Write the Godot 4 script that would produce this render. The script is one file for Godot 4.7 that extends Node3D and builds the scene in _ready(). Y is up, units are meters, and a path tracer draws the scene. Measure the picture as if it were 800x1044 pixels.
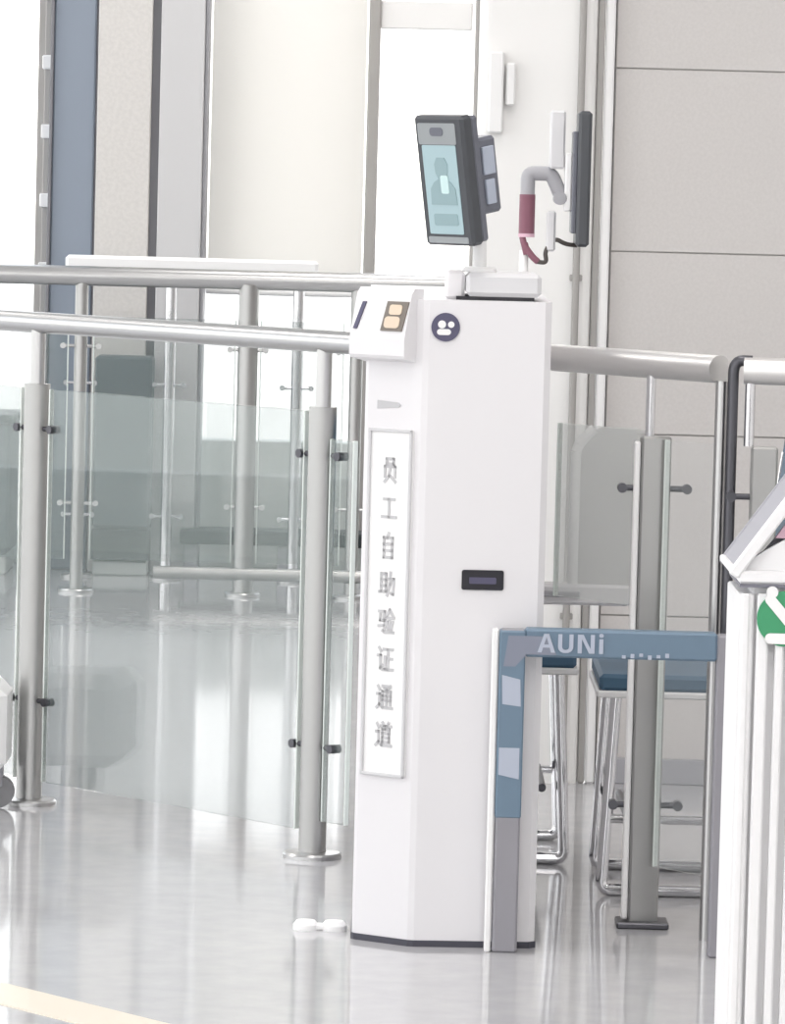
extends Node3D

# A self-service gate in a bright terminal hall, with glass railings, seats and a litter bin.
var M := {}
var taken := {}

# ---------------------------------------------------------------- helpers
func mat(key: String, c: Color, rough := 0.5, metal := 0.0) -> StandardMaterial3D:
	var m := StandardMaterial3D.new()
	m.resource_name = key
	m.albedo_color = c
	m.roughness = rough
	m.metallic = metal
	M[key] = m
	return m

func grain(m: StandardMaterial3D, seed_: int, freq: float, lo: Color, hi: Color, scale: float) -> void:
	var n := FastNoiseLite.new()
	n.seed = seed_
	n.frequency = freq
	n.fractal_octaves = 4
	var g := Gradient.new()
	g.set_color(0, lo)
	g.set_color(1, hi)
	var t := NoiseTexture2D.new()
	t.noise = n
	t.width = 512
	t.height = 512
	t.seamless = true
	t.color_ramp = g
	m.albedo_texture = t
	m.uv1_triplanar = true
	m.uv1_world_triplanar = true
	m.uv1_scale = Vector3(scale, scale, scale)

func begin() -> SurfaceTool:
	var st := SurfaceTool.new()
	st.begin(Mesh.PRIMITIVE_TRIANGLES)
	return st

func tri(st: SurfaceTool, a: Vector3, b: Vector3, c: Vector3, na: Vector3, nb: Vector3, nc: Vector3) -> void:
	var face := (b - a).cross(c - a)
	if face.length_squared() < 1e-16:
		return
	if face.dot(na + nb + nc) > 0.0:
		var t := b
		b = c
		c = t
		t = nb
		nb = nc
		nc = t
	st.set_normal(na); st.add_vertex(a)
	st.set_normal(nb); st.add_vertex(b)
	st.set_normal(nc); st.add_vertex(c)

func flat_tri(st: SurfaceTool, a: Vector3, b: Vector3, c: Vector3, out: Vector3) -> void:
	var n := (b - a).cross(c - a).normalized()
	if n.dot(out) < 0.0:
		n = -n
	tri(st, a, b, c, n, n, n)

func flat_quad(st: SurfaceTool, a: Vector3, b: Vector3, c: Vector3, d: Vector3, out: Vector3) -> void:
	flat_tri(st, a, b, c, out)
	flat_tri(st, a, c, d, out)

# box with chamfered edges
func add_box(st: SurfaceTool, centre: Vector3, size: Vector3, ch := 0.002, basis := Basis.IDENTITY) -> void:
	var h := size * 0.5
	var c: float = minf(ch, minf(h.x, minf(h.y, h.z)) * 0.45)
	var pt := func(s: Vector3, axis: int) -> Vector3:
		var v := Vector3(s.x * (h.x - c), s.y * (h.y - c), s.z * (h.z - c))
		v[axis] = s[axis] * h[axis]
		return centre + basis * v
	var sg := [-1.0, 1.0]
	for axis in 3:
		var u := (axis + 1) % 3
		var w := (axis + 2) % 3
		for s in sg:
			var p := []
			for k in [[-1.0, -1.0], [1.0, -1.0], [1.0, 1.0], [-1.0, 1.0]]:
				var sv := Vector3.ZERO
				sv[axis] = s
				sv[u] = k[0]
				sv[w] = k[1]
				p.append(pt.call(sv, axis))
			var o := Vector3.ZERO
			o[axis] = s
			flat_quad(st, p[0], p[1], p[2], p[3], basis * o)
	for axis in 3:
		var u := (axis + 1) % 3
		var w := (axis + 2) % 3
		for su in sg:
			for sw in sg:
				var lo := Vector3.ZERO
				lo[u] = su
				lo[w] = sw
				var hi := lo
				lo[axis] = -1.0
				hi[axis] = 1.0
				var o := Vector3.ZERO
				o[u] = su
				o[w] = sw
				flat_quad(st, pt.call(lo, u), pt.call(hi, u), pt.call(hi, w), pt.call(lo, w), basis * o)
	for sx in sg:
		for sy in sg:
			for sz in sg:
				var s := Vector3(sx, sy, sz)
				flat_tri(st, pt.call(s, 0), pt.call(s, 1), pt.call(s, 2), basis * s)

# tube swept along a path, capped
func add_tube(st: SurfaceTool, path: Array, r: float, sides := 20) -> void:
	var up := Vector3.UP
	var rings := []
	var dirs := []
	for i in path.size():
		var d: Vector3
		if i == 0:
			d = path[1] - path[0]
		elif i == path.size() - 1:
			d = path[i] - path[i - 1]
		else:
			d = (path[i] - path[i - 1]).normalized() + (path[i + 1] - path[i]).normalized()
		dirs.append(d.normalized())
	var d0: Vector3 = dirs[0]
	if absf(d0.dot(up)) > 0.9:
		up = Vector3.RIGHT
	for i in path.size():
		var d: Vector3 = dirs[i]
		var s := d.cross(up).normalized()
		up = s.cross(d).normalized()
		var ring := []
		for k in sides:
			var a := TAU * k / sides
			ring.append(s * cos(a) + up * sin(a))
		rings.append(ring)
	for i in path.size() - 1:
		for k in sides:
			var n := (k + 1) % sides
			var a: Vector3 = rings[i][k]
			var b: Vector3 = rings[i][n]
			var c: Vector3 = rings[i + 1][n]
			var e: Vector3 = rings[i + 1][k]
			var p0: Vector3 = path[i]
			var p1: Vector3 = path[i + 1]
			tri(st, p0 + a * r, p0 + b * r, p1 + c * r, a, b, c)
			tri(st, p0 + a * r, p1 + c * r, p1 + e * r, a, c, e)
	for end in [0, path.size() - 1]:
		var p: Vector3 = path[end]
		var o: Vector3 = -dirs[0] if end == 0 else dirs[end]
		for k in sides:
			flat_tri(st, p, p + rings[end][k] * r, p + rings[end][(k + 1) % sides] * r, o)

func rounded(points: Array, r: float) -> Array:
	var out := [points[0]]
	for i in range(1, points.size() - 1):
		var p: Vector3 = points[i]
		var a: Vector3 = points[i - 1]
		var b: Vector3 = points[i + 1]
		var ra := minf(r, a.distance_to(p) * 0.49)
		var rb := minf(r, b.distance_to(p) * 0.49)
		var s := p + (a - p).normalized() * ra
		var e := p + (b - p).normalized() * rb
		for k in 7:
			var t := k / 6.0
			out.append(s.lerp(p, t).lerp(p.lerp(e, t), t))
	out.append(points[-1])
	return out

# profile (radius, height) turned about the vertical through 'at'
func add_lathe(st: SurfaceTool, at: Vector3, profile: Array, sides := 28) -> void:
	for i in profile.size() - 1:
		var p: Vector2 = profile[i]
		var q: Vector2 = profile[i + 1]
		var t := (q - p).normalized()
		var n2 := Vector2(t.y, -t.x)
		for k in sides:
			var a := TAU * k / sides
			var b := TAU * (k + 1) / sides
			var da := Vector3(cos(a), 0, sin(a))
			var db := Vector3(cos(b), 0, sin(b))
			var na := da * n2.x + Vector3.UP * n2.y
			var nb := db * n2.x + Vector3.UP * n2.y
			var v0 := at + da * p.x + Vector3.UP * p.y
			var v1 := at + db * p.x + Vector3.UP * p.y
			var v2 := at + db * q.x + Vector3.UP * q.y
			var v3 := at + da * q.x + Vector3.UP * q.y
			tri(st, v0, v1, v2, na, nb, nb)
			tri(st, v0, v2, v3, na, nb, na)

# polygon in the plane of u and v, extruded along n by depth (front face at 'at')
func add_plate(st: SurfaceTool, at: Vector3, u: Vector3, v: Vector3, poly: PackedVector2Array, depth: float) -> void:
	var n := u.cross(v).normalized()
	var idx := Geometry2D.triangulate_polygon(poly)
	for i in range(0, idx.size(), 3):
		var a := at + u * poly[idx[i]].x + v * poly[idx[i]].y
		var b := at + u * poly[idx[i + 1]].x + v * poly[idx[i + 1]].y
		var c := at + u * poly[idx[i + 2]].x + v * poly[idx[i + 2]].y
		flat_tri(st, a, b, c, n)
		flat_tri(st, a - n * depth, b - n * depth, c - n * depth, -n)
	var ccw := not Geometry2D.is_polygon_clockwise(poly)
	for i in poly.size():
		var p := poly[i]
		var q := poly[(i + 1) % poly.size()]
		var t := q - p
		var o2 := Vector2(t.y, -t.x) if ccw else Vector2(-t.y, t.x)
		var o := u * o2.x + v * o2.y
		var a := at + u * p.x + v * p.y
		var b := at + u * q.x + v * q.y
		flat_quad(st, a, b, b - n * depth, a - n * depth, o)

func round_rect(w: float, h: float, r: float, steps := 5) -> PackedVector2Array:
	var out := PackedVector2Array()
	for k in 4:
		var cx := (w * 0.5 - r) * (1 if k in [0, 3] else -1)
		var cy := (h * 0.5 - r) * (1 if k in [0, 1] else -1)
		for s in steps + 1:
			var a := PI * 0.5 * (k + s / float(steps))
			out.append(Vector2(cx + cos(a) * r, cy + sin(a) * r))
	return out

func disc(r: float, n := 32) -> PackedVector2Array:
	var out := PackedVector2Array()
	for k in n:
		out.append(Vector2(cos(TAU * k / n), sin(TAU * k / n)) * r)
	return out

func numbered(called: String) -> String:
	if not taken.has(called):
		taken[called] = 0
		return called
	taken[called] += 1
	return "%s_%03d" % [called, taken[called]]

func put(called: String, st: SurfaceTool, material: Material, parent: Node = null) -> MeshInstance3D:
	var o := MeshInstance3D.new()
	o.mesh = st.commit()
	o.material_override = material
	if parent == null:
		o.name = numbered(called)
		add_child(o, true)
	else:
		o.name = called
		parent.add_child(o, true)
	return o

func box(called: String, centre: Vector3, size: Vector3, material: Material, parent: Node = null, ch := 0.002, basis := Basis.IDENTITY) -> MeshInstance3D:
	var st := begin()
	add_box(st, centre, size, ch, basis)
	return put(called, st, material, parent)

func tube(called: String, path: Array, r: float, material: Material, parent: Node = null, sides := 20) -> MeshInstance3D:
	var st := begin()
	add_tube(st, path, r, sides)
	return put(called, st, material, parent)

func plate(called: String, at: Vector3, u: Vector3, v: Vector3, poly: PackedVector2Array, depth: float, material: Material, parent: Node = null) -> MeshInstance3D:
	var st := begin()
	add_plate(st, at, u, v, poly, depth)
	return put(called, st, material, parent)

func thing(called: String, label: String, category: String, at := Vector3.ZERO, group := "") -> Node3D:
	var o := Node3D.new()
	o.name = numbered(called)
	add_child(o, true)
	o.position = at
	tag(o, label, category, group)
	return o

func tag(o: Node, label: String, category: String, group := "") -> void:
	o.set_meta("label", label)
	o.set_meta("category", category)
	if group != "":
		o.set_meta("group", group)

func structure(o: Node, label := "") -> Node:
	o.set_meta("kind", "structure")
	if label != "":
		o.set_meta("label", label)
	return o

# ---------------------------------------------------------------- scene
func _ready() -> void:
	camera_and_light()
	materials()
	hall()
	added_ceiling_lights()
	far_columns()
	far_railings()
	seats()
	gate()
	terminals()
	railing_by_sign()
	railing_by_bin()
	sizer_frame()
	litter_bin()
	small_things()

func camera_and_light() -> void:
	var cam := Camera3D.new()
	cam.name = "camera"
	add_child(cam)
	cam.position = Vector3(0, 1.43, 0)
	cam.rotation = Vector3(-0.068553, 0, 0.026)
	cam.fov = 11.92018
	cam.near = 0.05
	cam.far = 300.0
	cam.current = true
	var sky_m := ProceduralSkyMaterial.new()
	sky_m.sky_top_color = Color(0.95, 0.97, 1.0)
	sky_m.sky_horizon_color = Color(1.0, 0.99, 0.97)
	sky_m.ground_horizon_color = Color(0.96, 0.95, 0.93)
	sky_m.ground_bottom_color = Color(0.85, 0.85, 0.84)
	sky_m.energy_multiplier = 2.3
	var sky := Sky.new()
	sky.sky_material = sky_m
	var env := Environment.new()
	env.background_mode = Environment.BG_SKY
	env.sky = sky
	env.tonemap_mode = Environment.TONE_MAPPER_LINEAR
	env.tonemap_exposure = 1.2
	env.sdfgi_enabled = true
	env.ssao_enabled = true
	env.ssil_enabled = true
	var we := WorldEnvironment.new()
	we.name = "world_environment"
	we.environment = env
	add_child(we)

func materials() -> void:
	var fl := mat("floor_stone", Color(0.765, 0.765, 0.77), 0.075)
	grain(fl, 11, 0.02, Color(0.95, 0.95, 0.96), Color(1, 1, 1), 0.9)
	fl.metallic_specular = 0.6
	mat("floor_line", Color(0.90, 0.865, 0.80), 0.3)
	mat("joint", Color(0.80, 0.79, 0.785), 0.8)
	var ws := mat("wall_stone", Color(0.835, 0.822, 0.815), 0.7)
	grain(ws, 5, 0.06, Color(0.965, 0.965, 0.965), Color(1, 1, 1), 3.0)
	mat("white_wall", Color(0.955, 0.953, 0.948), 0.75)
	mat("ceiling", Color(0.9, 0.9, 0.9), 0.8)
	mat("white_paint", Color(0.90, 0.895, 0.905), 0.4)
	mat("lid_grey", Color(0.84, 0.84, 0.85), 0.45)
	mat("tube_grey", Color(0.58, 0.575, 0.60), 0.45)
	mat("white_plain", Color(0.95, 0.95, 0.95), 0.5)
	mat("grey_paint", Color(0.66, 0.66, 0.68), 0.45)
	mat("frame_grey", Color(0.66, 0.65, 0.64), 0.5)
	mat("blue_grey", Color(0.56, 0.60, 0.655), 0.6)
	mat("recess_grey", Color(0.50, 0.50, 0.52), 0.6)
	mat("dark_trim", Color(0.27, 0.27, 0.31), 0.5)
	var pw := mat("pillar_warm", Color(0.86, 0.85, 0.838), 0.7)
	grain(pw, 8, 0.05, Color(0.95, 0.95, 0.95), Color(1, 1, 1), 2.0)
	mat("pillar_cool", Color(0.81, 0.81, 0.815), 0.7)
	var bl := mat("blind_fabric", Color(0.93, 0.92, 0.90), 0.85)
	bl.backlight_enabled = true
	bl.backlight = Color(0.62, 0.615, 0.60)
	mat("steel", Color(0.74, 0.74, 0.74), 0.28, 1.0)
	mat("steel_satin", Color(0.90, 0.895, 0.89), 0.42, 1.0)
	mat("steel_dull", Color(0.69, 0.69, 0.685), 0.38, 1.0)
	mat("chrome", Color(0.88, 0.88, 0.89), 0.12, 1.0)
	mat("steel_dark", Color(0.36, 0.36, 0.38), 0.35, 0.9)
	var gl := mat("glass", Color(0.47, 0.54, 0.53, 0.17), 0.02)
	gl.transparency = BaseMaterial3D.TRANSPARENCY_ALPHA
	var gw := mat("window_glass", Color(0.9, 0.95, 0.95, 0.05), 0.02)
	gw.transparency = BaseMaterial3D.TRANSPARENCY_ALPHA
	var gf := mat("frosted_glass", Color(0.90, 0.92, 0.91, 0.26), 0.1)
	gf.transparency = BaseMaterial3D.TRANSPARENCY_ALPHA
	mat("flap_acrylic", Color(0.80, 0.80, 0.795), 0.35)
	mat("black", Color(0.12, 0.115, 0.15), 0.4)
	mat("device_black", Color(0.28, 0.29, 0.31), 0.45)
	mat("device_grey", Color(0.42, 0.43, 0.47), 0.4)
	var sc := mat("screen_cyan", Color(0.62, 0.71, 0.73), 0.3)
	sc.emission_enabled = true
	sc.emission = Color(0.66, 0.78, 0.82)
	sc.emission_energy_multiplier = 0.12
	mat("screen_pale", Color(0.80, 0.90, 0.90), 0.3)
	mat("screen_grey", Color(0.60, 0.62, 0.63), 0.3)
	mat("screen_deep", Color(0.57, 0.67, 0.69), 0.3)
	mat("print_grey", Color(0.76, 0.76, 0.77), 0.6)
	mat("glass_edge_gleam", Color(0.88, 0.91, 0.895), 0.3)  # pale colour stands for light caught in the glass edges
	mat("sign_frame", Color(0.82, 0.82, 0.83), 0.5)
	mat("bin_inner", Color(0.62, 0.62, 0.65), 0.6)
	mat("badge_purple", Color(0.33, 0.32, 0.42), 0.4)
	mat("card_brown", Color(0.47, 0.44, 0.41), 0.35)
	mat("card_beige", Color(0.86, 0.79, 0.71), 0.5)
	mat("seat_blue", Color(0.27, 0.40, 0.50), 0.55)
	mat("sticker_blue", Color(0.425, 0.51, 0.585), 0.5)
	mat("sticker_pale", Color(0.70, 0.73, 0.79), 0.5)
	mat("sticker_grey", Color(0.52, 0.54, 0.60), 0.5)
	mat("bin_white", Color(0.94, 0.94, 0.945), 0.4)
	mat("bin_green", Color(0.25, 0.60, 0.42), 0.45)
	mat("bin_pink", Color(0.84, 0.70, 0.76), 0.5)
	mat("bin_grey", Color(0.46, 0.46, 0.50), 0.5)
	mat("maroon", Color(0.52, 0.34, 0.40), 0.5)
	mat("cable_dark", Color(0.30, 0.28, 0.27), 0.5)
	mat("rubber", Color(0.50, 0.50, 0.51), 0.7)
	mat("counter_dark", Color(0.38, 0.42, 0.44), 0.6)
	mat("bench_dark", Color(0.13, 0.16, 0.17), 0.5)
	mat("low_wall", Color(0.80, 0.82, 0.81), 0.7)
	mat("apron", Color(0.86, 0.85, 0.82), 0.9)

# ---------------------------------------------------------------- the hall
func hall() -> void:
	structure(box("floor", Vector3(0, -0.1, -6.0), Vector3(16.4, 0.2, 24.4), M.floor_stone, null, 0.0))
	var fl := get_node("floor")
	# pale guide line let into the floor
	var a := Vector3(-1.25, 0.0, -9.12)
	var b := Vector3(1.55, 0.0, -5.76)
	var dir := (b - a).normalized()
	var ang := atan2(-dir.z, dir.x)
	box("guide_line", (a + b) * 0.5 + Vector3(0, 0.0008, 0), Vector3(a.distance_to(b), 0.002, 0.13), M.floor_line, fl, 0.0, Basis(Vector3.UP, ang))
	structure(box("ceiling", Vector3(0, 4.9, -6.0), Vector3(16.4, 0.2, 24.4), M.ceiling, null, 0.0))
	# wall behind the visitor, with a wide glazed opening
	var wr := begin()
	add_box(wr, Vector3(0, 0.35, 6.1), Vector3(16.4, 0.7, 0.2), 0.0)
	add_box(wr, Vector3(0, 4.4, 6.1), Vector3(16.4, 0.8, 0.2), 0.0)
	for x in [-7.6, -2.6, 2.6, 7.6]:
		add_box(wr, Vector3(x, 2.35, 6.1), Vector3(1.2, 3.3, 0.2), 0.0)
	structure(put("wall_rear", wr, M.white_wall))
	# left wall: a low sill, a lintel and piers with tall windows between
	var wl := begin()
	add_box(wl, Vector3(-8.1, 0.15, -6.0), Vector3(0.2, 0.3, 24.4), 0.0)
	add_box(wl, Vector3(-8.1, 4.6, -6.0), Vector3(0.2, 0.4, 24.4), 0.0)
	for k in 6:
		add_box(wl, Vector3(-8.1, 2.35, 6.0 - 4.8 * k), Vector3(0.2, 4.1, 0.35), 0.0)
	structure(put("wall_left", wl, M.white_wall))
	structure(box("wall_right", Vector3(8.1, 2.4, -6.0), Vector3(0.2, 5.0, 24.4), M.white_wall, null, 0.0))
	# stone-clad wall beyond the seats
	var wf := structure(box("wall_stone", Vector3(4.249, 2.4, -11.78), Vector3(7.50, 4.8, 0.3), M.joint, null, 0.0))
	for row in 12:
		for col in 4:
			var y0 := -0.032 + 0.432 * row
			var y1 := minf(y0 + 0.432, 4.8)
			y0 = maxf(y0, 0.0)
			if y1 - y0 < 0.02:
				continue
			var w := 1.873
			box("stone_panel", Vector3(0.499 + w * (col + 0.5), (y0 + y1) * 0.5, -11.6265), Vector3(w - 0.003, y1 - y0 - 0.003, 0.011), M.wall_stone, wf, 0.001)
	structure(box("baseboard_stone", Vector3(4.26, 0.03, -11.611), Vector3(7.46, 0.06, 0.02), M.grey_paint, null, 0.002))
	# glazed facade at the far end
	var fz := -17.75
	var fr := begin()
	add_box(fr, Vector3(0, 4.3, fz), Vector3(16.4, 1.2, 0.2), 0.0)
	structure(put("wall_far", fr, M.white_wall))
	box("lower_wall", Vector3(-4.7, 0.06, fz), Vector3(6.9, 0.12, 0.2), M.low_wall, get_node("wall_far"), 0.0)
	var xs := [[-8.0, -5.0], [-5.0, -3.0], [-3.0, -1.30]]
	for i in xs.size():
		var w := Node3D.new()
		w.name = "window_%d" % (i + 1)
		add_child(w)
		structure(w)
		var x0: float = xs[i][0]
		var x1: float = xs[i][1]
		box("pane", Vector3((x0 + x1) * 0.5, 1.9, fz), Vector3(x1 - x0 - 0.04, 3.55, 0.012), M.window_glass, w, 0.0)
		box("mullion", Vector3(x1 - 0.0, 1.9, fz), Vector3(0.03, 3.6, 0.08), M.frame_grey, w, 0.002)
	# the mullion next to the blue column carries white glazing clips
	var w3 := get_node("window_3")
	for k in 12:
		box("glazing_clip", Vector3(-1.277, 0.32 + 0.247 * k, fz + 0.10), Vector3(0.036, 0.05, 0.05), M.white_plain, w3, 0.004)
		box("clip_bar", Vector3(-1.277, 0.32 + 0.247 * (k + 0.5), fz + 0.09), Vector3(0.022, 0.20, 0.03), M.frame_grey, w3, 0.004)
	var w4 := Node3D.new()
	w4.name = "window_4"
	add_child(w4)
	structure(w4)
	box("mullion", Vector3(-0.108, 1.9, fz + 0.05), Vector3(0.042, 3.6, 0.10), M.frame_grey, w4, 0.006)
	box("mullion", Vector3(0.262, 1.9, fz + 0.05), Vector3(0.02, 3.6, 0.08), M.frame_grey, w4, 0.004)
	box("mullion", Vector3(-0.527, 1.1, fz + 0.05), Vector3(0.05, 2.0, 0.06), M.low_wall, w4, 0.004)
	box("transom", Vector3(0.077, 2.005, fz + 0.05), Vector3(0.33, 0.10, 0.05), M.white_wall, w4, 0.004)
	box("pane", Vector3(-0.40, 2.05, fz), Vector3(0.56, 3.2, 0.012), M.window_glass, w4, 0.0)
	box("pane", Vector3(0.077, 1.9, fz), Vector3(0.33, 3.5, 0.012), M.window_glass, w4, 0.0)
	box("pane", Vector3(1.6, 1.9, fz), Vector3(2.6, 3.5, 0.012), M.window_glass, w4, 0.0)
	box("sill_wall", Vector3(-0.40, 0.23, fz), Vector3(0.60, 0.46, 0.16), M.low_wall, w4, 0.004)
	box("sill_wall", Vector3(0.9, 0.15, fz), Vector3(1.9, 0.3, 0.16), M.low_wall, w4, 0.004)
	structure(box("wall_far_right", Vector3(5.4, 2.4, fz), Vector3(5.2, 4.8, 0.2), M.white_wall, null, 0.0))
	# paved apron outside
	structure(box("ground_outside", Vector3(0, -0.25, -48.0), Vector3(120, 0.2, 60), M.apron, null, 0.0))
	structure(box("ground_beside", Vector3(-38.2, -0.25, -6.0), Vector3(60, 0.2, 24), M.apron, null, 0.0))

func added_ceiling_lights() -> void:  # lamp panels out of view, added to brighten the hall
	var pm := mat("added_panel_glow", Color(0.95, 0.95, 0.95), 0.6)
	pm.emission_enabled = true
	pm.emission = Color(1.0, 0.98, 0.96)
	pm.emission_energy_multiplier = 1.5
	for ix in 3:
		for iz in 6:
			var at := Vector3(-4.5 + 4.5 * ix, 4.79, 3.4 - 3.9 * iz)
			var t := thing("added_ceiling_light", "added square light panel out of view, brightening the hall from the ceiling", "ceiling light", at, "added ceiling light panels")
			box("housing", Vector3(0, -0.005, 0), Vector3(1.26, 0.03, 1.26), M.white_plain, t, 0.004)
			box("diffuser", Vector3(0, -0.026, 0), Vector3(1.2, 0.012, 1.2), pm, t, 0.002)
			var l := AreaLight3D.new()
			l.name = "added_panel_light"
			l.area_size = Vector2(1.2, 1.2)
			l.light_color = Color(1.0, 0.98, 0.965)
			l.light_energy = 3.4
			l.area_range = 30.0
			l.area_attenuation = 2.0
			l.shadow_enabled = true
			l.rotation.x = -PI * 0.5
			l.position = Vector3(0, -0.04, 0)
			t.add_child(l)

# ---------------------------------------------------------------- columns at the far end
func far_columns() -> void:
	var t := thing("steel_column", "blue-grey steel column beside the clipped window frame", "column", Vector3(-1.165, 0, -17.52))
	box("shaft", Vector3(0, 2.4, 0), Vector3(0.150, 4.8, 0.20), M.blue_grey, t, 0.006)
	box("edge_strip", Vector3(-0.079, 2.4, 0.05), Vector3(0.010, 4.8, 0.14), M.recess_grey, t, 0.002)
	box("edge_strip", Vector3(0.079, 2.4, 0.03), Vector3(0.008, 4.8, 0.12), M.recess_grey, t, 0.002)
	t = thing("clad_pillar", "pale stone-clad square pillar next to the blue-grey column", "pillar", Vector3(-0.89, 0, -17.5))
	box("cladding_panel", Vector3(-0.095, 2.4, 0.0), Vector3(0.190, 4.8, 0.24), M.pillar_warm, t, 0.004)
	box("cladding_panel", Vector3(0.108, 2.4, 0.0), Vector3(0.155, 4.8, 0.24), M.pillar_cool, t, 0.004)
	box("recess", Vector3(0.016, 2.4, -0.03), Vector3(0.03, 4.8, 0.24), M.recess_grey, t, 0.0)
	box("edge_strip", Vector3(0.193, 2.4, -0.01), Vector3(0.012, 4.8, 0.20), M.grey_paint, t, 0.002)
	# blind, bowed towards the hall so its shading grades from side to side
	t = thing("roller_blind", "off-white fabric blind drawn down between the pale pillar and the grey mullion", "blind", Vector3(-0.41, 1.0, -17.6))
	var st := begin()
	var n := 18
	var w := 0.275
	for k in n:
		var a0 := lerpf(-1.0, 1.0, k / float(n))
		var a1 := lerpf(-1.0, 1.0, (k + 1) / float(n))
		var p0 := Vector3(w * a0, 0, 0.07 * (1 - a0 * a0))
		var p1 := Vector3(w * a1, 0, 0.07 * (1 - a1 * a1))
		var n0 := Vector3(0.14 * a0 / w, 0, 1).normalized()
		var n1 := Vector3(0.14 * a1 / w, 0, 1).normalized()
		var up := Vector3(0, 2.7, 0)
		tri(st, p0, p1, p1 + up, n0, n1, n1)
		tri(st, p0, p1 + up, p0 + up, n0, n1, n0)
	put("fabric", st, M.blind_fabric, t)
	var path := []
	for k in 13:
		var a := lerpf(-1.0, 1.0, k / 12.0)
		path.append(Vector3(w * a, 0, 0.07 * (1 - a * a)))
	tube("bottom_bar", path, 0.012, M.white_plain, t, 10)
	# white column behind the gate, with its corner trims
	t = thing("white_column", "broad white column with rounded corners standing behind the gate", "column", Vector3(0.315, 0, -11.75))
	var poly := round_rect(0.28, 0.36, 0.03)
	var cs := begin()
	add_plate(cs, Vector3(0, 4.8, 0), Vector3(1, 0, 0), Vector3(0, 0, -1), poly, 4.8)
	put("shaft", cs, M.white_wall, t)
	box("corner_trim", Vector3(0.148, 2.4, 0.150), Vector3(0.016, 4.8, 0.03), M.frame_grey, t, 0.003)
	box("corner_trim", Vector3(-0.144, 2.4, 0.12), Vector3(0.008, 4.8, 0.03), M.frame_grey, t, 0.002)
	box("joint_cover", Vector3(0.169, 2.4, 0.145), Vector3(0.022, 4.8, 0.05), M.white_plain, t, 0.006)
	var c := thing("conduit", "slim grey conduit running up the white column", "conduit", Vector3(0.417, 0, -11.555))
	tube("pipe", [Vector3(0, 0.0, 0), Vector3(0, 4.8, 0)], 0.0085, M.frame_grey, c, 12)
	for y in [0.4, 1.2, 2.0, 2.8]:
		box("pipe_clip", Vector3(0, y, -0.006), Vector3(0.03, 0.015, 0.012), M.frame_grey, c, 0.002)
	var b := thing("wall_box", "white switch box pair mounted high on the white column", "switch box", Vector3(0.225, 1.56, -11.56))
	box("cover", Vector3(-0.008, 0.07, 0.01), Vector3(0.034, 0.19, 0.04), M.white_plain, b, 0.004)
	box("cover", Vector3(0.026, 0.09, 0.008), Vector3(0.022, 0.10, 0.03), M.white_plain, b, 0.004)

# ---------------------------------------------------------------- railings
func flange(parent: Node, at: Vector3, r: float, material: Material) -> void:
	var st := begin()
	add_lathe(st, at, [Vector2(r, 0), Vector2(r, 0.008), Vector2(r * 0.94, 0.012), Vector2(r * 0.5, 0.014), Vector2(0.0, 0.014)])
	put("base_flange", st, material, parent)

func clamp_pair(parent: Node, at: Vector3, along: Vector3, across: Vector3, reach: float, material: Material) -> void:
	for s in [-1.0, 1.0]:
		var st := begin()
		add_tube(st, [at, at + along * reach * s], 0.006, 10)
		var e: Vector3 = at + along * reach * s
		add_tube(st, [e - across * 0.013, e + across * 0.013], 0.0095, 14)
		put("glass_clamp", st, material, parent)

func pane(parent: Node, centre: Vector3, size: Vector3, material: Material, basis := Basis.IDENTITY) -> void:
	var p := box("glass_pane", centre, size, material, parent, 0.002, basis)
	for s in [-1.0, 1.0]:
		box("edge_gleam", centre + basis * Vector3(s * (size.x * 0.5 + 0.002), 0, 0), Vector3(0.004, size.y, size.z), M.glass_edge_gleam, p, 0.001, basis)  # gleam of the pane edge, put in as a pale opaque strip

func railing_by_sign() -> void:
	var pr := Vector3(-0.150, 0, -10.20)
	var pl := Vector3(-0.800, 0, -10.95)
	var d := (pl - pr).normalized()
	var across := d.cross(Vector3.UP).normalized()
	var t := thing("glass_railing", "glass railing with brushed steel handrail ending at the sign side of the gate", "railing", pr)
	var step := pl - pr
	var stop := -d * 0.113
	tube("handrail", [Vector3(0, 1.0815, 0) + stop, Vector3(0, 1.0815, 0) + step * 2.2], 0.0235, M.steel, t, 28)
	for k in 3:
		var p := step * float(k)
		tube("post", [p + Vector3(0, 0.01, 0), p + Vector3(0, 0.945, 0)], 0.029, M.steel_dull, t, 28)
		tube("post_stem", [p + Vector3(0, 0.945, 0), p + Vector3(0, 1.075, 0)], 0.0165, M.steel, t, 20)
		flange(t, p, 0.062, M.steel)
		for y in [0.845, 0.235]:
			clamp_pair(t, p + Vector3(0, y, 0), d, across, 0.062, M.steel_dark)
	for k in 2:
		var c := step * (k + 0.5) + Vector3(0, 0.495, 0)
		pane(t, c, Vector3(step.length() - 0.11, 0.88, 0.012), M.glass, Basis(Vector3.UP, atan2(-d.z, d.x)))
	pane(t, stop * 0.62 + Vector3(0, 0.48, 0), Vector3(0.07, 0.80, 0.012), M.glass, Basis(Vector3.UP, atan2(-d.z, d.x)))

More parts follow.
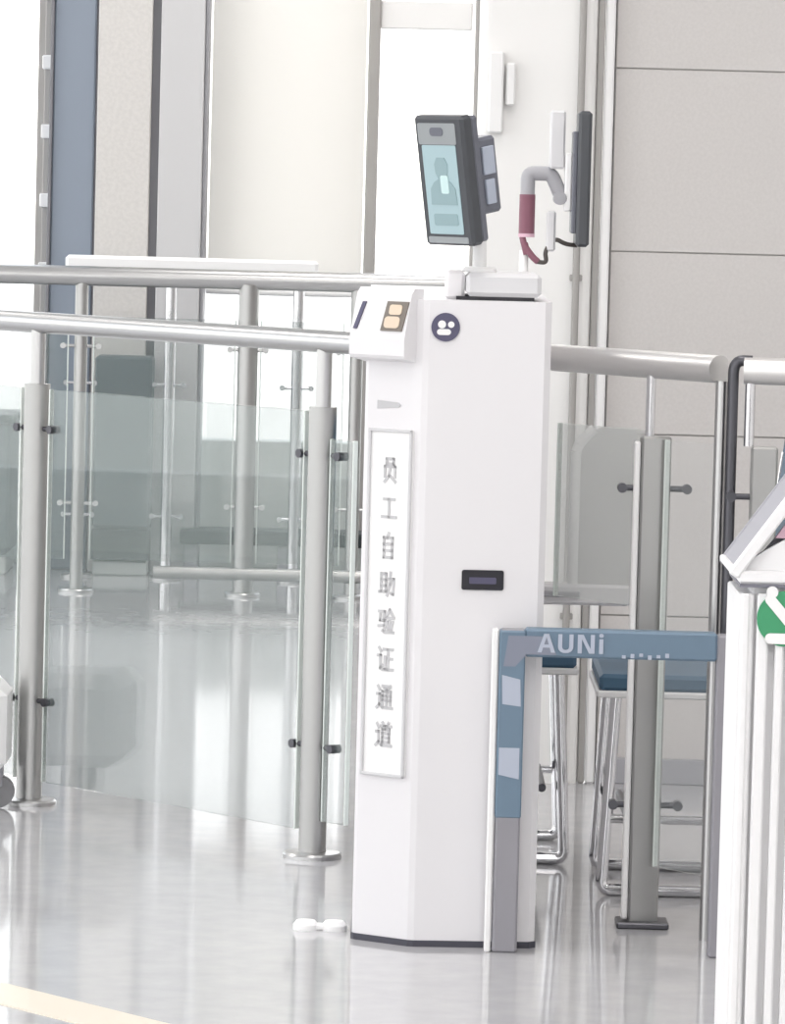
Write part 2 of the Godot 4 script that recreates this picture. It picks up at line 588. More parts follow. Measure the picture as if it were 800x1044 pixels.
func far_railings() -> void:
	var t := thing("glass_railing", "far glass railing standing in front of the stone-clad pillar and blind", "railing", Vector3(0, 0, -16.5))
	tube("handrail", [Vector3(-2.6, 1.066, 0.0), Vector3(0.178, 1.066, 0.0)], 0.033, M.steel, t, 24)
	tube("end_cap", [Vector3(0.178, 1.066, 0.0), Vector3(0.186, 1.066, 0.0)], 0.036, M.steel_dark, t, 24)
	var xs := [-2.3, -1.62, -1.062, -0.500, -0.135, 0.15]
	for i in xs.size():
		var x: float = xs[i]
		tube("post", [Vector3(x, 0.0, 0), Vector3(x, 1.05, 0)], 0.034 if i == 3 else 0.022, M.steel_dull, t, 20)
		flange(t, Vector3(x, 0, 0), 0.06, M.steel)
		for y in [0.83, 0.30]:
			clamp_pair(t, Vector3(x, y, 0), Vector3(1, 0, 0), Vector3(0, 0, 1), 0.06, M.steel)
		if i > 0:
			var x0: float = xs[i - 1]
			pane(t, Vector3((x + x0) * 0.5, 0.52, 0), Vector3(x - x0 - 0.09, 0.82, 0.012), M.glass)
	tube("bottom_rail", [Vector3(-0.80, 0.075, 0.02), Vector3(0.15, 0.075, 0.02)], 0.022, M.steel_dull, t, 14)
	t = thing("glass_railing", "second far railing with a white top rail close to the blind", "railing", Vector3(0, 0, -17.1))
	box("handrail", Vector3(-0.72, 1.10, 0.0), Vector3(0.88, 0.05, 0.05), M.white_plain, t, 0.012)  # plain white bar, not steel like the other rails
	for x in [-1.10, -0.79, -0.345]:
		tube("post", [Vector3(x, 0.0, 0), Vector3(x, 1.09, 0)], 0.020, M.chrome, t, 20)
		flange(t, Vector3(x, 0, 0), 0.055, M.steel)
		for y in [0.68, 0.22]:
			clamp_pair(t, Vector3(x, y, 0), Vector3(1, 0, 0), Vector3(0, 0, 1), 0.05, M.chrome)
	# things against the far facade
	var c := thing("counter", "dark grey low counter in front of the clipped window", "counter", Vector3(-1.75, 0, -17.3))
	box("body", Vector3(0, 0.30, 0), Vector3(0.82, 0.46, 0.4), M.counter_dark, c, 0.01)
	box("plinth", Vector3(0, 0.035, 0), Vector3(0.80, 0.07, 0.36), M.low_wall, c, 0.004)
	box("top", Vector3(0, 0.545, 0), Vector3(0.86, 0.03, 0.44), M.bench_dark, c, 0.006)
	c = thing("equipment_cabinet", "grey floor cabinet with a darker lower drawer against the stone-clad pillar", "cabinet", Vector3(-0.955, 0, -17.28))
	box("body", Vector3(0, 0.47, 0), Vector3(0.20, 0.60, 0.18), M.counter_dark, c, 0.008)
	box("drawer", Vector3(0, 0.11, 0.01), Vector3(0.20, 0.11, 0.18), M.bench_dark, c, 0.006)
	box("foot_plinth", Vector3(0, 0.025, 0), Vector3(0.19, 0.05, 0.16), M.low_wall, c, 0.004)
	c = thing("low_bench", "long dark bench top along the glazing under the blind", "bench", Vector3(-0.38, 0, -17.4))
	box("seat", Vector3(0, 0.135, 0), Vector3(0.74, 0.05, 0.2), M.bench_dark, c, 0.006)
	for x in [-0.33, 0.0, 0.33]:
		box("foot", Vector3(x, 0.055, 0), Vector3(0.05, 0.11, 0.16), M.grey_paint, c, 0.004)

func railing_by_bin() -> void:
	var p0 := Vector3(0.310, 0, -9.614)
	var pp := Vector3(0.500, 0, -9.37)
	var d := (pp - p0).normalized()
	var p1 := p0 + d * 0.502
	var across := d.cross(Vector3.UP).normalized()
	var t := thing("glass_railing", "glass railing with a thick steel handrail between the gate and the litter bin", "railing", pp)
	var o := -pp
	var y := Vector3(0, 1.0815, 0)
	tube("handrail", [p0 + o + y, p1 + o + y - d * 0.016], 0.0265, M.steel_satin, t, 28)
	tube("end_post", [p1 + o + Vector3(-0.006, 0, 0), p1 + o + Vector3(-0.006, 1.06, 0)], 0.0115, M.steel, t, 18)
	box("post", Vector3(0, 0.475, 0), Vector3(0.058, 0.94, 0.03), M.steel_dull, t, 0.004, Basis(Vector3.UP, 0.12))
	box("light_edge", Vector3(-0.035, 0.475, 0.004), Vector3(0.012, 0.92, 0.024), M.white_plain, t, 0.003)  # bright edge beside the post, its gleam put in as white strip
	tube("post_stem", [Vector3(-0.012, 0.945, 0), Vector3(-0.012, 1.07, 0)], 0.009, M.chrome, t, 16)
	box("base_flange", Vector3(0, 0.006, 0), Vector3(0.10, 0.012, 0.09), M.steel_dark, t, 0.003)
	for h in [0.845, 0.235]:
		clamp_pair(t, Vector3(0, h, 0), Vector3(1, 0, 0), Vector3(0, 0, 1), 0.062, M.steel_dark)
	var ang := Basis(Vector3.UP, atan2(-d.z, d.x))
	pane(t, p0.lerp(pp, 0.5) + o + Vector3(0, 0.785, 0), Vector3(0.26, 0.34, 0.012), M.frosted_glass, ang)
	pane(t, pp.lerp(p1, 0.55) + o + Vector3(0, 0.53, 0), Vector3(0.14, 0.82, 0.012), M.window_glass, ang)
	# the next railing goes on behind the bin
	var q := p1 + Vector3(0.014, 0, 0.02)
	t = thing("glass_railing", "short steel railing with a dark end post behind the litter bin hood", "railing", q)
	tube("end_post", rounded([Vector3(0.0, 0, 0), Vector3(0.0, 1.100, 0), Vector3(0.035, 1.100, 0.004)], 0.025), 0.0105, M.steel_dark, t, 20)
	tube("handrail", [Vector3(0.02, 1.0815, 0.005), Vector3(0.9, 1.0815, 0.12)], 0.0255, M.steel_satin, t, 28)
	tube("post_stem", [Vector3(0.032, 0.94, 0.006), Vector3(0.032, 1.07, 0.006)], 0.010, M.chrome, t, 14)
	box("post", Vector3(0.062, 0.47, 0.008), Vector3(0.05, 0.94, 0.03), M.steel_dull, t, 0.004)
	tube("post", [Vector3(0.86, 0, 0.115), Vector3(0.86, 1.07, 0.115)], 0.02, M.steel_dull, t, 16)
	clamp_pair(t, Vector3(0.062, 0.845, 0.008), Vector3(1, 0, 0), Vector3(0, 0, 1), 0.06, M.steel_dark)
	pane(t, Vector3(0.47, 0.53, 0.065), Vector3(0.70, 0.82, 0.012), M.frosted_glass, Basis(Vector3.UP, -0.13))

# ---------------------------------------------------------------- the gate
const STROKES := {
	"staff_a": [[3, 9.5, 7, 9.5], [3, 9.5, 3, 7.5], [7, 9.5, 7, 7.5], [3, 7.5, 7, 7.5], [2, 6.5, 8, 6.5], [2, 6.5, 2, 2.5], [8, 6.5, 8, 2.5], [5, 5.5, 4.5, 2.8], [4.5, 2.8, 2, 0.5], [5.5, 2.5, 8.3, 0.5]],
	"staff_b": [[2, 8.5, 8, 8.5], [5, 8.5, 5, 1.5], [1, 1.5, 9, 1.5]],
	"self_a": [[5.2, 10, 4.5, 8.3], [2.5, 8.3, 7.5, 8.3], [2.5, 8.3, 2.5, 0.5], [7.5, 8.3, 7.5, 0.5], [2.5, 5.8, 7.5, 5.8], [2.5, 3.2, 7.5, 3.2], [2.5, 0.5, 7.5, 0.5]],
	"self_b": [[1.5, 9, 4.3, 9], [1.5, 9, 1.5, 2], [4.3, 9, 4.3, 2], [1.5, 6.6, 4.3, 6.6], [1.5, 4.3, 4.3, 4.3], [0.5, 1.8, 5, 2.2], [5.3, 7, 9, 7], [9, 7, 8.6, 1], [8.6, 1, 7.4, 1.3], [7, 9.5, 6.8, 5], [6.8, 5, 5, 0.5]],
	"check_a": [[0.8, 9, 4, 9], [4, 9, 3.6, 5.5], [1.5, 8, 1.3, 5.5], [1.3, 5.5, 4.3, 5.5], [4.3, 5.5, 4, 1], [4, 1, 3, 1.3], [0.6, 3.2, 3.5, 3.5], [7, 9.8, 4.9, 6.8], [7, 9.8, 9.5, 6.8], [5.8, 6.5, 8.3, 6.5], [5.4, 4.8, 6, 2], [7, 5.2, 7.2, 2.4], [8.8, 5, 8, 1.2], [4.8, 0.8, 9.5, 0.8]],
	"check_b": [[1.3, 9.5, 2.4, 8.2], [0.6, 6.5, 2.2, 6.5], [2.2, 6.5, 2.2, 1.5], [2.2, 1.5, 3.4, 2.6], [4, 9, 9.3, 9], [6.7, 9, 6.7, 1], [6.7, 5.3, 9, 5.3], [4.9, 6, 4.9, 1], [3.6, 1, 9.6, 1]],
	"lane_a": [[1.2, 9.3, 2.2, 8], [0.8, 6.2, 2.2, 6.2], [2.2, 6.2, 2.2, 2.2], [2.2, 2.2, 0.6, 0.8], [2.2, 2, 4, 0.9], [4, 0.9, 9.6, 0.7], [4, 9.4, 8.5, 9.4], [8.5, 9.4, 6.5, 7.8], [5, 8.6, 6.8, 7.8], [4, 7.2, 4, 2], [4, 7.2, 8.7, 7.2], [8.7, 7.2, 8.7, 2], [4, 5.4, 8.7, 5.4], [4, 3.8, 8.7, 3.8], [6.4, 7.2, 6.4, 2]],
	"lane_b": [[1.2, 9.3, 2.2, 8], [0.8, 6.2, 2.2, 6.2], [2.2, 6.2, 2.2, 2.2], [2.2, 2.2, 0.6, 0.8], [2.2, 2, 4, 0.9], [4, 0.9, 9.6, 0.7], [4.5, 9.8, 5.2, 8.8], [8, 9.8, 7.3, 8.8], [3.6, 8.5, 9.4, 8.5], [6.5, 8.5, 6.2, 7.3], [4.5, 7.2, 8.4, 7.2], [4.5, 7.2, 4.5, 2.2], [8.4, 7.2, 8.4, 2.2], [4.5, 5.6, 8.4, 5.6], [4.5, 3.9, 8.4, 3.9], [4.5, 2.2, 8.4, 2.2]],
}

func add_stroke(st: SurfaceTool, at: Vector3, u: Vector3, v: Vector3, a: Vector2, b: Vector2, w: float) -> void:
	var t := (b - a).normalized()
	var n := Vector2(-t.y, t.x) * w * 0.5
	var e := t * w * 0.5
	add_plate(st, at, u, v, PackedVector2Array([a - e - n, b + e - n, b + e + n, a - e + n]), 0.001)

func gate() -> void:
	var g := thing("gate_cabinet", "white self-service gate cabinet with a framed vertical sign and round purple badge", "gate", Vector3.ZERO)
	var poly := PackedVector2Array()
	for p in [[0.048, 9.0475], [0.060, 9.0445], [0.273, 9.060], [0.285, 9.072], [0.285, 10.15], [-0.056, 10.15], [-0.056, 9.126], [-0.051, 9.117]]:
		poly.append(Vector2(p[0], p[1]))
	var st := begin()
	add_plate(st, Vector3(0, 1.203, 0), Vector3(1, 0, 0), Vector3(0, 0, -1), poly, 1.191)
	put("body", st, M.white_paint, g)
	var pl := begin()
	var foot := PackedVector2Array()
	for p in poly:
		foot.append(Vector2(lerpf(0.115, p.x, 1.012), lerpf(9.6, p.y, 1.003)))
	add_plate(pl, Vector3(0, 0.012, 0), Vector3(1, 0, 0), Vector3(0, 0, -1), foot, 0.012)
	put("plinth", pl, M.dark_trim, g)
	# chamfer face carrying the sign
	var a := Vector3(-0.051, 0, -9.117)
	var b := Vector3(0.048, 0, -9.0475)
	var u := (b - a).normalized()
	var v := Vector3.UP
	var n := u.cross(v).normalized()
	var mid := (a + b) * 0.5
	var sc := mid + Vector3(0, 0.637, 0) - u * 0.003
	var sp := plate("sign_panel", sc + n * 0.004, u, v, round_rect(0.099, 0.648, 0.006), 0.004, M.white_plain, g)
	sp.set_meta("label", "white framed vertical sign with eight grey characters")
	var fr := begin()
	for s in [-1.0, 1.0]:
		add_box(fr, sc + n * 0.006 + u * 0.0465 * s, Vector3(0.006, 0.648, 0.006), 0.0015, Basis(u, v, n))
		add_box(fr, sc + n * 0.006 + v * 0.321 * s, Vector3(0.099, 0.006, 0.006), 0.0015, Basis(u, v, n))
	put("sign_frame", fr, M.sign_frame, sp)
	var order := ["staff_a", "staff_b", "self_a", "self_b", "check_a", "check_b", "lane_a", "lane_b"]
	for i in 8:
		var ch := begin()
		var at := mid + n * 0.0052 + Vector3(0, 0.884 - 0.0705 * i, 0) - u * 0.003
		for s in STROKES[order[i]]:
			add_stroke(ch, at, u, v, Vector2((s[0] - 5) * 0.0038, (s[1] - 5) * 0.0047), Vector2((s[2] - 5) * 0.0038, (s[3] - 5) * 0.0047), 0.0054)
		put("character", ch, M.print_grey, sp)
	# small grey mark above the sign
	plate("mark", mid + n * 0.0015 + Vector3(0, 1.005, 0) + u * -0.012, u, v, PackedVector2Array([Vector2(-0.026, -0.008), Vector2(0.022, -0.004), Vector2(0.028, 0.0), Vector2(0.022, 0.005), Vector2(-0.026, 0.008)]), 0.0015, M.print_grey, g)
	# reader housing overhanging the chamfer
	var rb := begin()
	var side := PackedVector2Array([Vector2(-0.02, 1.082), Vector2(0.036, 1.092), Vector2(0.040, 1.098), Vector2(0.040, 1.128), Vector2(0.018, 1.212), Vector2(0.008, 1.222), Vector2(-0.02, 1.222)])
	add_plate(rb, mid - u * 0.078, n, v, side, 0.124)
	var reader := put("card_reader", rb, M.white_paint, g)
	var sl := Vector3(0, 0.084, 0) - n * 0.022
	var su := sl.normalized()
	var sn := u.cross(su).normalized()
	var face := mid + n * 0.029 + Vector3(0, 1.170, 0)
	plate("card_window", face + u * 0.018 + sn * 0.003, u, su, PackedVector2Array([Vector2(-0.028, -0.028), Vector2(0.020, -0.028), Vector2(0.026, 0.028), Vector2(-0.022, 0.028)]), 0.006, M.card_brown, reader)
	plate("card_icon", face + u * 0.018 + su * 0.012 + sn * 0.0045, u, su, round_rect(0.028, 0.019, 0.005), 0.003, M.card_beige, reader)
	plate("card_icon", face + u * 0.014 - su * 0.012 + sn * 0.0045, u, su, round_rect(0.034, 0.022, 0.007), 0.003, M.card_beige, reader)
	plate("slot", face - u * 0.060 + sn * 0.003, u, su, PackedVector2Array([Vector2(-0.012, -0.026), Vector2(-0.004, -0.026), Vector2(0.008, 0.026), Vector2(0.0, 0.026)]), 0.006, M.badge_purple, reader)
	# front face fittings
	var fu := Vector3(0.213, 0, -0.0155).normalized()
	var fn := fu.cross(v).normalized()
	var front := func(x: float, y: float) -> Vector3:
		return Vector3(x, y, -9.0445 - 0.0728 * (x - 0.06))
	var bd := plate("round_badge", front.call(0.089, 1.153) + fn * 0.003, fu, v, disc(0.0265), 0.003, M.badge_purple, g)
	plate("badge_symbol", front.call(0.082, 1.158) + fn * 0.0042, fu, v, disc(0.0075, 18), 0.002, M.white_plain, bd)
	plate("badge_symbol", front.call(0.099, 1.158) + fn * 0.0042, fu, v, disc(0.006, 18), 0.002, M.white_plain, bd)
	plate("badge_symbol", front.call(0.086, 1.144) + fn * 0.0042, fu, v, round_rect(0.026, 0.011, 0.0055), 0.002, M.white_plain, bd)
	var lp := plate("label_plate", front.call(0.170, 0.6865) + fn * 0.003, fu, v, round_rect(0.078, 0.037, 0.004), 0.003, M.black, g)
	plate("label_text", front.call(0.170, 0.6855) + fn * 0.004, fu, v, round_rect(0.050, 0.012, 0.002), 0.0015, M.badge_purple, lp)
	# lid on top
	box("top_gap", Vector3(0.180, 1.2065, -9.20), Vector3(0.145, 0.007, 0.22), M.black, g, 0.0)
	box("top_lid", Vector3(0.195, 1.232, -9.20), Vector3(0.140, 0.044, 0.24), M.lid_grey, g, 0.008)
	box("top_block", Vector3(0.105, 1.230, -9.16), Vector3(0.036, 0.054, 0.12), M.white_paint, g, 0.006)
	# barrier arm on the lane side: white ledge with a dark slot, holding a grey flap
	g = thing("lane_barrier", "white ledge with dark slot and rounded grey flap beside the gate", "barrier", Vector3.ZERO)
	box("barrier_ledge", Vector3(0.3835, 0.601, -9.82), Vector3(0.194, 0.042, 0.06), M.white_paint, g, 0.006)
	box("barrier_slot", Vector3(0.337, 0.602, -9.787), Vector3(0.086, 0.012, 0.01), M.grey_paint, g, 0.003)
	var fp := PackedVector2Array()
	for p in [[0.0, 0.0], [0.118, 0.0], [0.118, 0.316], [0.050, 0.316], [0.036, 0.311], [0.022, 0.299], [0.006, 0.280], [0.0, 0.265]]:
		fp.append(Vector2(p[0], p[1]))
	plate("barrier_flap", Vector3(0.368, 0.622, -9.80), Vector3(1, 0, 0), v, fp, 0.014, M.flap_acrylic, g)
	var rim := begin()
	for i in range(4, 8):
		var p: Vector2 = fp[i]
		var q: Vector2 = fp[(i + 1) % 8]
		add_tube(rim, [Vector3(0.365 + p.x, 0.622 + p.y, -9.807), Vector3(0.365 + q.x, 0.622 + q.y, -9.807)], 0.012, 10)
	put("flap_rim", rim, M.white_plain, g)

func terminals() -> void:
	# face terminal turned towards the sign side
	var t := thing("face_terminal", "dark grey face-scan terminal with a lit pale blue screen above the gate", "terminal", Vector3(0.150, 1.254, -9.16))
	var rot := Basis.from_euler(Vector3(0.18, -0.80, 0))
	var c := Vector3(-0.062, 0.170, 0.075)
	var pb := func(x: float, y: float, z: float) -> Vector3:
		return c + rot * Vector3(x, y, z)
	var hs := box("housing", pb.call(0, 0, 0), Vector3(0.128, 0.242, 0.030), M.device_black, t, 0.006, rot)
	box("side_shell", pb.call(0, 0, -0.022), Vector3(0.120, 0.234, 0.020), M.device_grey, t, 0.006, rot)
	var ux: Vector3 = rot.x
	var uy: Vector3 = rot.y
	var nz: Vector3 = rot.z
	plate("camera_strip", pb.call(-0.004, 0.088, 0.0158), ux, uy, round_rect(0.098, 0.040, 0.004), 0.002, M.screen_grey, hs)
	plate("lens", pb.call(-0.004, 0.092, 0.0170), ux, uy, round_rect(0.034, 0.016, 0.007), 0.002, M.device_grey, hs)
	var sc := plate("screen", pb.call(-0.002, -0.016, 0.0162), ux, uy, round_rect(0.088, 0.166, 0.003), 0.002, M.screen_cyan, t)
	sc.set_meta("label", "pale blue screen showing a figure outline")
	plate("screen_figure", pb.call(0.0, 0.002, 0.0172), ux, uy, PackedVector2Array([Vector2(-0.034, -0.046), Vector2(0.034, -0.046), Vector2(0.032, -0.016), Vector2(0.022, -0.004), Vector2(0.010, 0.002), Vector2(0.016, 0.014), Vector2(0.017, 0.030), Vector2(0.010, 0.042), Vector2(-0.010, 0.042), Vector2(-0.017, 0.030), Vector2(-0.016, 0.014), Vector2(-0.010, 0.002), Vector2(-0.022, -0.004), Vector2(-0.032, -0.016)]), 0.001, M.screen_deep, sc)
	plate("screen_mark", pb.call(0.006, -0.006, 0.0180), ux, uy, round_rect(0.020, 0.034, 0.004), 0.001, M.screen_pale, sc)
	plate("screen_button", pb.call(0.0, -0.072, 0.0172), ux, uy, round_rect(0.062, 0.022, 0.004), 0.001, M.screen_deep, sc)
	plate("bottom_strip", pb.call(0.0, -0.110, 0.0158), ux, uy, round_rect(0.104, 0.012, 0.003), 0.002, M.screen_grey, hs)
	var bx := box("rear_box", pb.call(0.020, 0.0, -0.060), Vector3(0.052, 0.142, 0.056), M.device_grey, t, 0.006, rot)
	box("connector", pb.call(0.048, 0.028, -0.060), Vector3(0.006, 0.052, 0.030), M.sticker_pale, bx, 0.004, rot)
	box("connector", pb.call(0.048, -0.030, -0.058), Vector3(0.006, 0.046, 0.024), M.sticker_pale, bx, 0.004, rot)
	var e: Vector3 = pb.call(0.0, -0.06, -0.04)
	tube("stand_pole", rounded([Vector3(0, 0.0, 0), Vector3(0, 0.07, 0), e], 0.03), 0.013, M.white_plain, t, 20)
	var st := begin()
	add_lathe(st, Vector3.ZERO, [Vector2(0.032, 0), Vector2(0.032, 0.006), Vector2(0.028, 0.010), Vector2(0, 0.010)])
	put("stand_foot", st, M.white_plain, t)
	# second terminal seen from its edge
	t = thing("face_terminal", "slim black terminal seen edge-on, on a grey bracket with a red and a dark cable", "terminal", Vector3(0.246, 1.203, -9.70))
	tube("stand_pole", [Vector3(0, 0, 0), Vector3(0, 0.085, 0)], 0.009, M.white_plain, t, 16)
	st = begin()
	add_lathe(st, Vector3.ZERO, [Vector2(0.03, 0), Vector2(0.03, 0.006), Vector2(0.026, 0.009), Vector2(0, 0.009)])
	put("stand_foot", st, M.white_plain, t)
	box("housing", Vector3(0.112, 0.229, 0), Vector3(0.026, 0.266, 0.15), M.device_black, t, 0.006, Basis(Vector3.BACK, 0.0))
	box("rear_shell", Vector3(0.095, 0.222, 0), Vector3(0.010, 0.20, 0.11), M.device_grey, t, 0.004)
	box("mount_plate", Vector3(0.083, 0.222, 0), Vector3(0.014, 0.115, 0.06), M.white_plain, t, 0.003)
	box("upper_case", Vector3(0.060, 0.305, 0.0), Vector3(0.030, 0.115, 0.05), M.lid_grey, t, 0.004)
	box("lower_case", Vector3(0.052, 0.125, 0.0), Vector3(0.018, 0.08, 0.04), M.lid_grey, t, 0.004)
	tube("bracket", rounded([Vector3(0.004, 0.15, 0), Vector3(0.004, 0.238, 0), Vector3(0.05, 0.238, 0), Vector3(0.072, 0.19, 0)], 0.012), 0.0145, M.grey_paint, t, 18)
	tube("pivot", [Vector3(0.068, 0.190, -0.03), Vector3(0.068, 0.190, 0.03)], 0.013, M.grey_paint, t, 18)
	tube("red_reflection", [Vector3(0.004, 0.118, 0), Vector3(0.004, 0.196, 0)], 0.0158, M.maroon, t, 18)  # reddish reflection on the pole, put in as a maroon tube
	tube("pink_reflection", [Vector3(0.004, 0.112, 0), Vector3(0.004, 0.119, 0)], 0.0162, M.bin_pink, t, 18)  # pink end of the same reflection, put in as colour
	tube("red_cable", rounded([Vector3(-0.004, 0.112, 0.005), Vector3(0.0, 0.095, 0.01), Vector3(0.018, 0.072, 0.015), Vector3(0.028, 0.064, 0.015)], 0.01), 0.0065, M.maroon, t, 10)
	tube("red_cable", [Vector3(0.0, 0.10, 0.008), Vector3(0.006, 0.078, 0.008)], 0.0075, M.maroon, t, 10)
	tube("dark_cable", rounded([Vector3(0.026, 0.064, 0.015), Vector3(0.046, 0.062, 0.015), Vector3(0.040, 0.085, 0.014), Vector3(0.060, 0.112, 0.012), Vector3(0.080, 0.100, 0.01), Vector3(0.104, 0.098, 0.0)], 0.014), 0.0045, M.cable_dark, t, 10)

# ---------------------------------------------------------------- frame, seats, bin
func sizer_frame() -> void:
	var t := thing("tube_frame", "square steel tube frame wrapped in blue printed stickers beside the gate", "frame", Vector3(0.2275, 0, -9.02))
	var s := 0.046
	box("leg", Vector3(0, 0.300, 0), Vector3(s, 0.600, s), M.tube_grey, t, 0.004)
	box("leg_white_strip", Vector3(-0.0315, 0.300, 0.0), Vector3(0.012, 0.600, s * 0.9), M.white_plain, t, 0.003)  # white strip down the left side of the leg
	box("beam", Vector3(0.2, 0.577, 0), Vector3(0.354, s + 0.006, s), M.sticker_blue, t, 0.004)
	box("leg", Vector3(0.40, 0.300, 0), Vector3(s, 0.600, s), M.tube_grey, t, 0.004)
	box("leg_sticker", Vector3(0, 0.425, 0.0015), Vector3(s + 0.002, 0.348, s + 0.001), M.sticker_blue, t, 0.003)
	var z := s * 0.5 + 0.003
	var X := Vector3(1, 0, 0)
	var Y := Vector3.UP
	plate("corner_print", Vector3(0.006, 0.568, z), X, Y, PackedVector2Array([Vector2(-0.022, -0.035), Vector2(0.0, -0.035), Vector2(0.02, -0.012), Vector2(0.075, -0.012), Vector2(0.060, 0.022), Vector2(-0.014, 0.022)]), 0.002, M.sticker_grey, t)
	plate("leg_print", Vector3(0.0, 0.487, z), X, Y, PackedVector2Array([Vector2(-0.018, 0.03), Vector2(0.016, 0.022), Vector2(0.018, -0.028), Vector2(-0.016, -0.024)]), 0.002, M.sticker_pale, t)
	plate("leg_print", Vector3(0.0, 0.352, z), X, Y, PackedVector2Array([Vector2(-0.02, 0.03), Vector2(0.018, 0.03), Vector2(0.018, -0.028), Vector2(-0.02, -0.02)]), 0.002, M.sticker_pale, t)
	# large pale letters along the beam
	var font := SystemFont.new()
	font.font_names = PackedStringArray(["Droid Sans"])
	font.font_weight = 700
	var tm := TextMesh.new()
	tm.text = "AUNi"
	tm.font = font
	tm.font_size = 32
	tm.pixel_size = 0.0015
	tm.depth = 0.0015
	var mi := MeshInstance3D.new()
	mi.name = "beam_lettering"
	mi.mesh = tm
	mi.material_override = M.sticker_pale
	mi.position = Vector3(0.108, 0.577, z)
	mi.scale = Vector3(1.05, 1.0, 1.0)
	t.add_child(mi, true)
	for k in 6:
		box("small_print", Vector3(0.205 + 0.016 * k, 0.556 + 0.002 * (k % 3), z), Vector3(0.007, 0.006 + 0.002 * (k % 2), 0.001), M.sticker_pale, t, 0.0)

func chair(at: Vector3, turn: float, label: String) -> void:
	var t := thing("waiting_chair", label, "chair", at)
	t.rotation.y = turn
	# own axes: front of the seat towards -x
	box("seat", Vector3(0.170, 0.430, 0), Vector3(0.37, 0.034, 0.40), M.seat_blue, t, 0.012)
	box("seat_edge", Vector3(0.170, 0.407, 0), Vector3(0.38, 0.014, 0.41), M.white_plain, t, 0.005)
	box("backrest", Vector3(0.368, 0.765, 0), Vector3(0.030, 0.30, 0.38), M.seat_blue, t, 0.012, Basis(Vector3.BACK, -0.12))
	for s in [-1.0, 1.0]:
		var z: float = 0.185 * s
		tube("leg", rounded([Vector3(0.02, 0.40, z), Vector3(0.0, 0.012, z), Vector3(0.33, 0.012, z), Vector3(0.32, 0.42, z), Vector3(0.375, 0.88, z * 0.9)], 0.02), 0.012, M.chrome, t, 14)
	for x in [0.05, 0.30]:
		tube("stretcher", [Vector3(x, 0.16, -0.185), Vector3(x, 0.16, 0.185)], 0.009, M.steel_dark, t, 12)
	tube("side_bar", [Vector3(0.0, 0.155, 0.185), Vector3(0.328, 0.155, 0.185)], 0.009, M.chrome, t, 12)

func seats() -> void:
	chair(Vector3(0.437, 0, -9.95), 0.0, "blue-seated chrome chair in view beside the grey railing post")
	chair(Vector3(0.377, 0, -10.38), PI, "chrome-legged chair mostly hidden behind the gate cabinet")

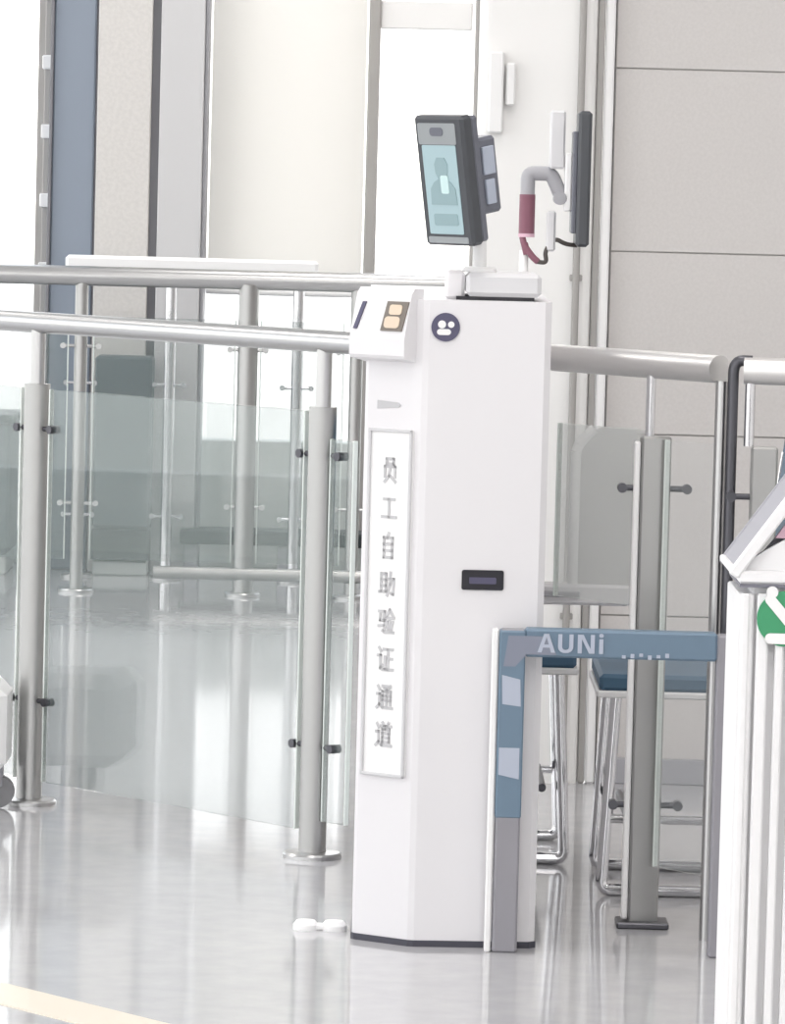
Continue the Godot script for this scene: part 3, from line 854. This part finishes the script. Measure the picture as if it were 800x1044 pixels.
func litter_bin() -> void:
	var x0 := 0.524
	var w := 0.50
	var t := thing("litter_bin", "white ribbed litter bin with a gabled hood and round green emblem", "litter bin", Vector3(x0 + w * 0.5, 0, -7.485))
	var hz := 0.115
	var hw := w * 0.5
	box("body", Vector3(0, 0.42, 0), Vector3(w - 0.044, 0.82, hz * 2 - 0.044), M.bin_white, t, 0.004)
	box("base", Vector3(0, 0.012, 0), Vector3(w - 0.03, 0.024, hz * 2 - 0.03), M.bin_grey, t, 0.002)
	# ribs down the front and the side
	for k in 19:
		var x := -hw + 0.012 + (w - 0.024) * k / 18.0
		box("rib", Vector3(x, 0.42, hz - 0.012), Vector3(0.013 + 0.005 * (k % 2), 0.79, 0.026), M.bin_white, t, 0.003)
	for k in 9:
		var zz := -hz + 0.014 + (hz * 2 - 0.028) * k / 8.0
		box("rib", Vector3(-hw + 0.012, 0.42, zz), Vector3(0.026, 0.79, 0.018), M.bin_white, t, 0.003)
	box("top_band", Vector3(0, 0.839, 0), Vector3(w, 0.020, hz * 2), M.bin_white, t, 0.004)
	box("band_line", Vector3(0, 0.8265, 0.0), Vector3(w - 0.004, 0.005, hz * 2 + 0.001), M.bin_grey, t, 0.0)
	# front lip with an arched top, the throw-in opening above it
	var lip := PackedVector2Array([Vector2(-hw + 0.006, 0.0)])
	for k in 17:
		var a := lerpf(-1, 1, k / 16.0)
		lip.append(Vector2(a * (hw - 0.012), 0.012 + 0.085 * (1 - a * a)))
	lip.append(Vector2(hw - 0.006, 0.0))
	plate("front_lip", Vector3(0, 0.848, hz - 0.02), Vector3(1, 0, 0), Vector3.UP, lip, 0.012, M.bin_white, t)
	var rise := 1.39
	var apex := 0.853 + hw * rise
	plate("opening", Vector3(0, 0.848, hz - 0.06), Vector3(1, 0, 0), Vector3.UP, PackedVector2Array([Vector2(-hw + 0.02, 0.0), Vector2(hw - 0.02, 0.0), Vector2(hw - 0.08, 0.075), Vector2(-hw + 0.08, 0.075)]), 0.01, M.bin_inner, t)
	plate("gable_panel", Vector3(0, 0.848, hz - 0.022), Vector3(1, 0, 0), Vector3.UP, PackedVector2Array([Vector2(-hw + 0.055, 0.050), Vector2(hw - 0.055, 0.050), Vector2(0.0, apex - 0.848 - 0.025)]), 0.01, M.bin_pink, t)
	for s in [-1.0, 1.0]:
		var st := begin()
		var p := Vector3(s * hw, 0.853, 0)
		var q := Vector3(0, apex, 0)
		var mid := (p + q) * 0.5
		add_box(st, mid, Vector3(p.distance_to(q) + 0.02, 0.014, hz * 2 - 0.02), 0.003, Basis(Vector3.BACK, atan2(q.y - p.y, q.x - p.x)))
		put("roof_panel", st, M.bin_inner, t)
		for zs in [-1.0, 1.0]:
			var rf := begin()
			add_box(rf, mid + Vector3(0, 0, zs * (hz - 0.006)), Vector3(p.distance_to(q) + 0.03, 0.018, 0.016), 0.003, Basis(Vector3.BACK, atan2(q.y - p.y, q.x - p.x)))
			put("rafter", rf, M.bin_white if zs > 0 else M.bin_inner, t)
	box("eave", Vector3(-hw - 0.004, 0.850, 0), Vector3(0.02, 0.012, hz * 2), M.bin_white, t, 0.003)
	# round green emblem with white bars
	var ec := Vector3(-hw + 0.071, 0.778, hz + 0.004)
	var X := Vector3(1, 0, 0)
	var em := plate("emblem", ec, X, Vector3.UP, disc(0.042), 0.003, M.bin_green, t)
	var d1 := Vector3(1, -1.15, 0).normalized()
	plate("emblem_mark", ec + Vector3(-0.006, 0.010, 0.0022), d1, Vector3.BACK.cross(d1), round_rect(0.066, 0.016, 0.0078), 0.0018, M.white_plain, em)
	plate("emblem_mark", ec + Vector3(-0.004, -0.030, 0.0030), X, Vector3.UP, round_rect(0.050, 0.016, 0.0078), 0.0018, M.white_plain, em)
	plate("emblem_mark", ec + Vector3(-0.020, 0.040, 0.0034), X, Vector3.UP, disc(0.009, 18), 0.0018, M.white_plain, em)

func small_things() -> void:
	# white case on wheels at the far end of the sign-side railing
	var t := thing("wheeled_case", "white hard case on a grey wheel beside the railing post", "case", Vector3(-0.965, 0, -10.86))
	box("shell", Vector3(0, 0.185, 0), Vector3(0.25, 0.21, 0.22), M.white_plain, t, 0.03)
	for x in [-0.09, 0.103]:
		var w := begin()
		add_tube(w, [Vector3(x, 0.038, -0.015), Vector3(x, 0.038, 0.015)], 0.036, 24)
		put("wheel", w, M.rubber, t)
		box("wheel_fork", Vector3(x, 0.075, 0), Vector3(0.02, 0.05, 0.04), M.grey_paint, t, 0.003)
	# white two-lobed floor stop in front of the railing
	t = thing("floor_stop", "small white two-lobed floor stop in front of the railing post", "floor stop", Vector3(-0.117, 0, -9.22))
	var st := begin()
	for s in [-1.0, 1.0]:
		add_lathe(st, Vector3(0.027 * s, 0, 0), [Vector2(0.024, 0), Vector2(0.024, 0.010), Vector2(0.018, 0.018), Vector2(0.0, 0.020)], 18)
	put("pad", st, M.white_plain, t)
	box("bridge", Vector3(0, 0.006, 0), Vector3(0.05, 0.012, 0.024), M.white_plain, t, 0.003)
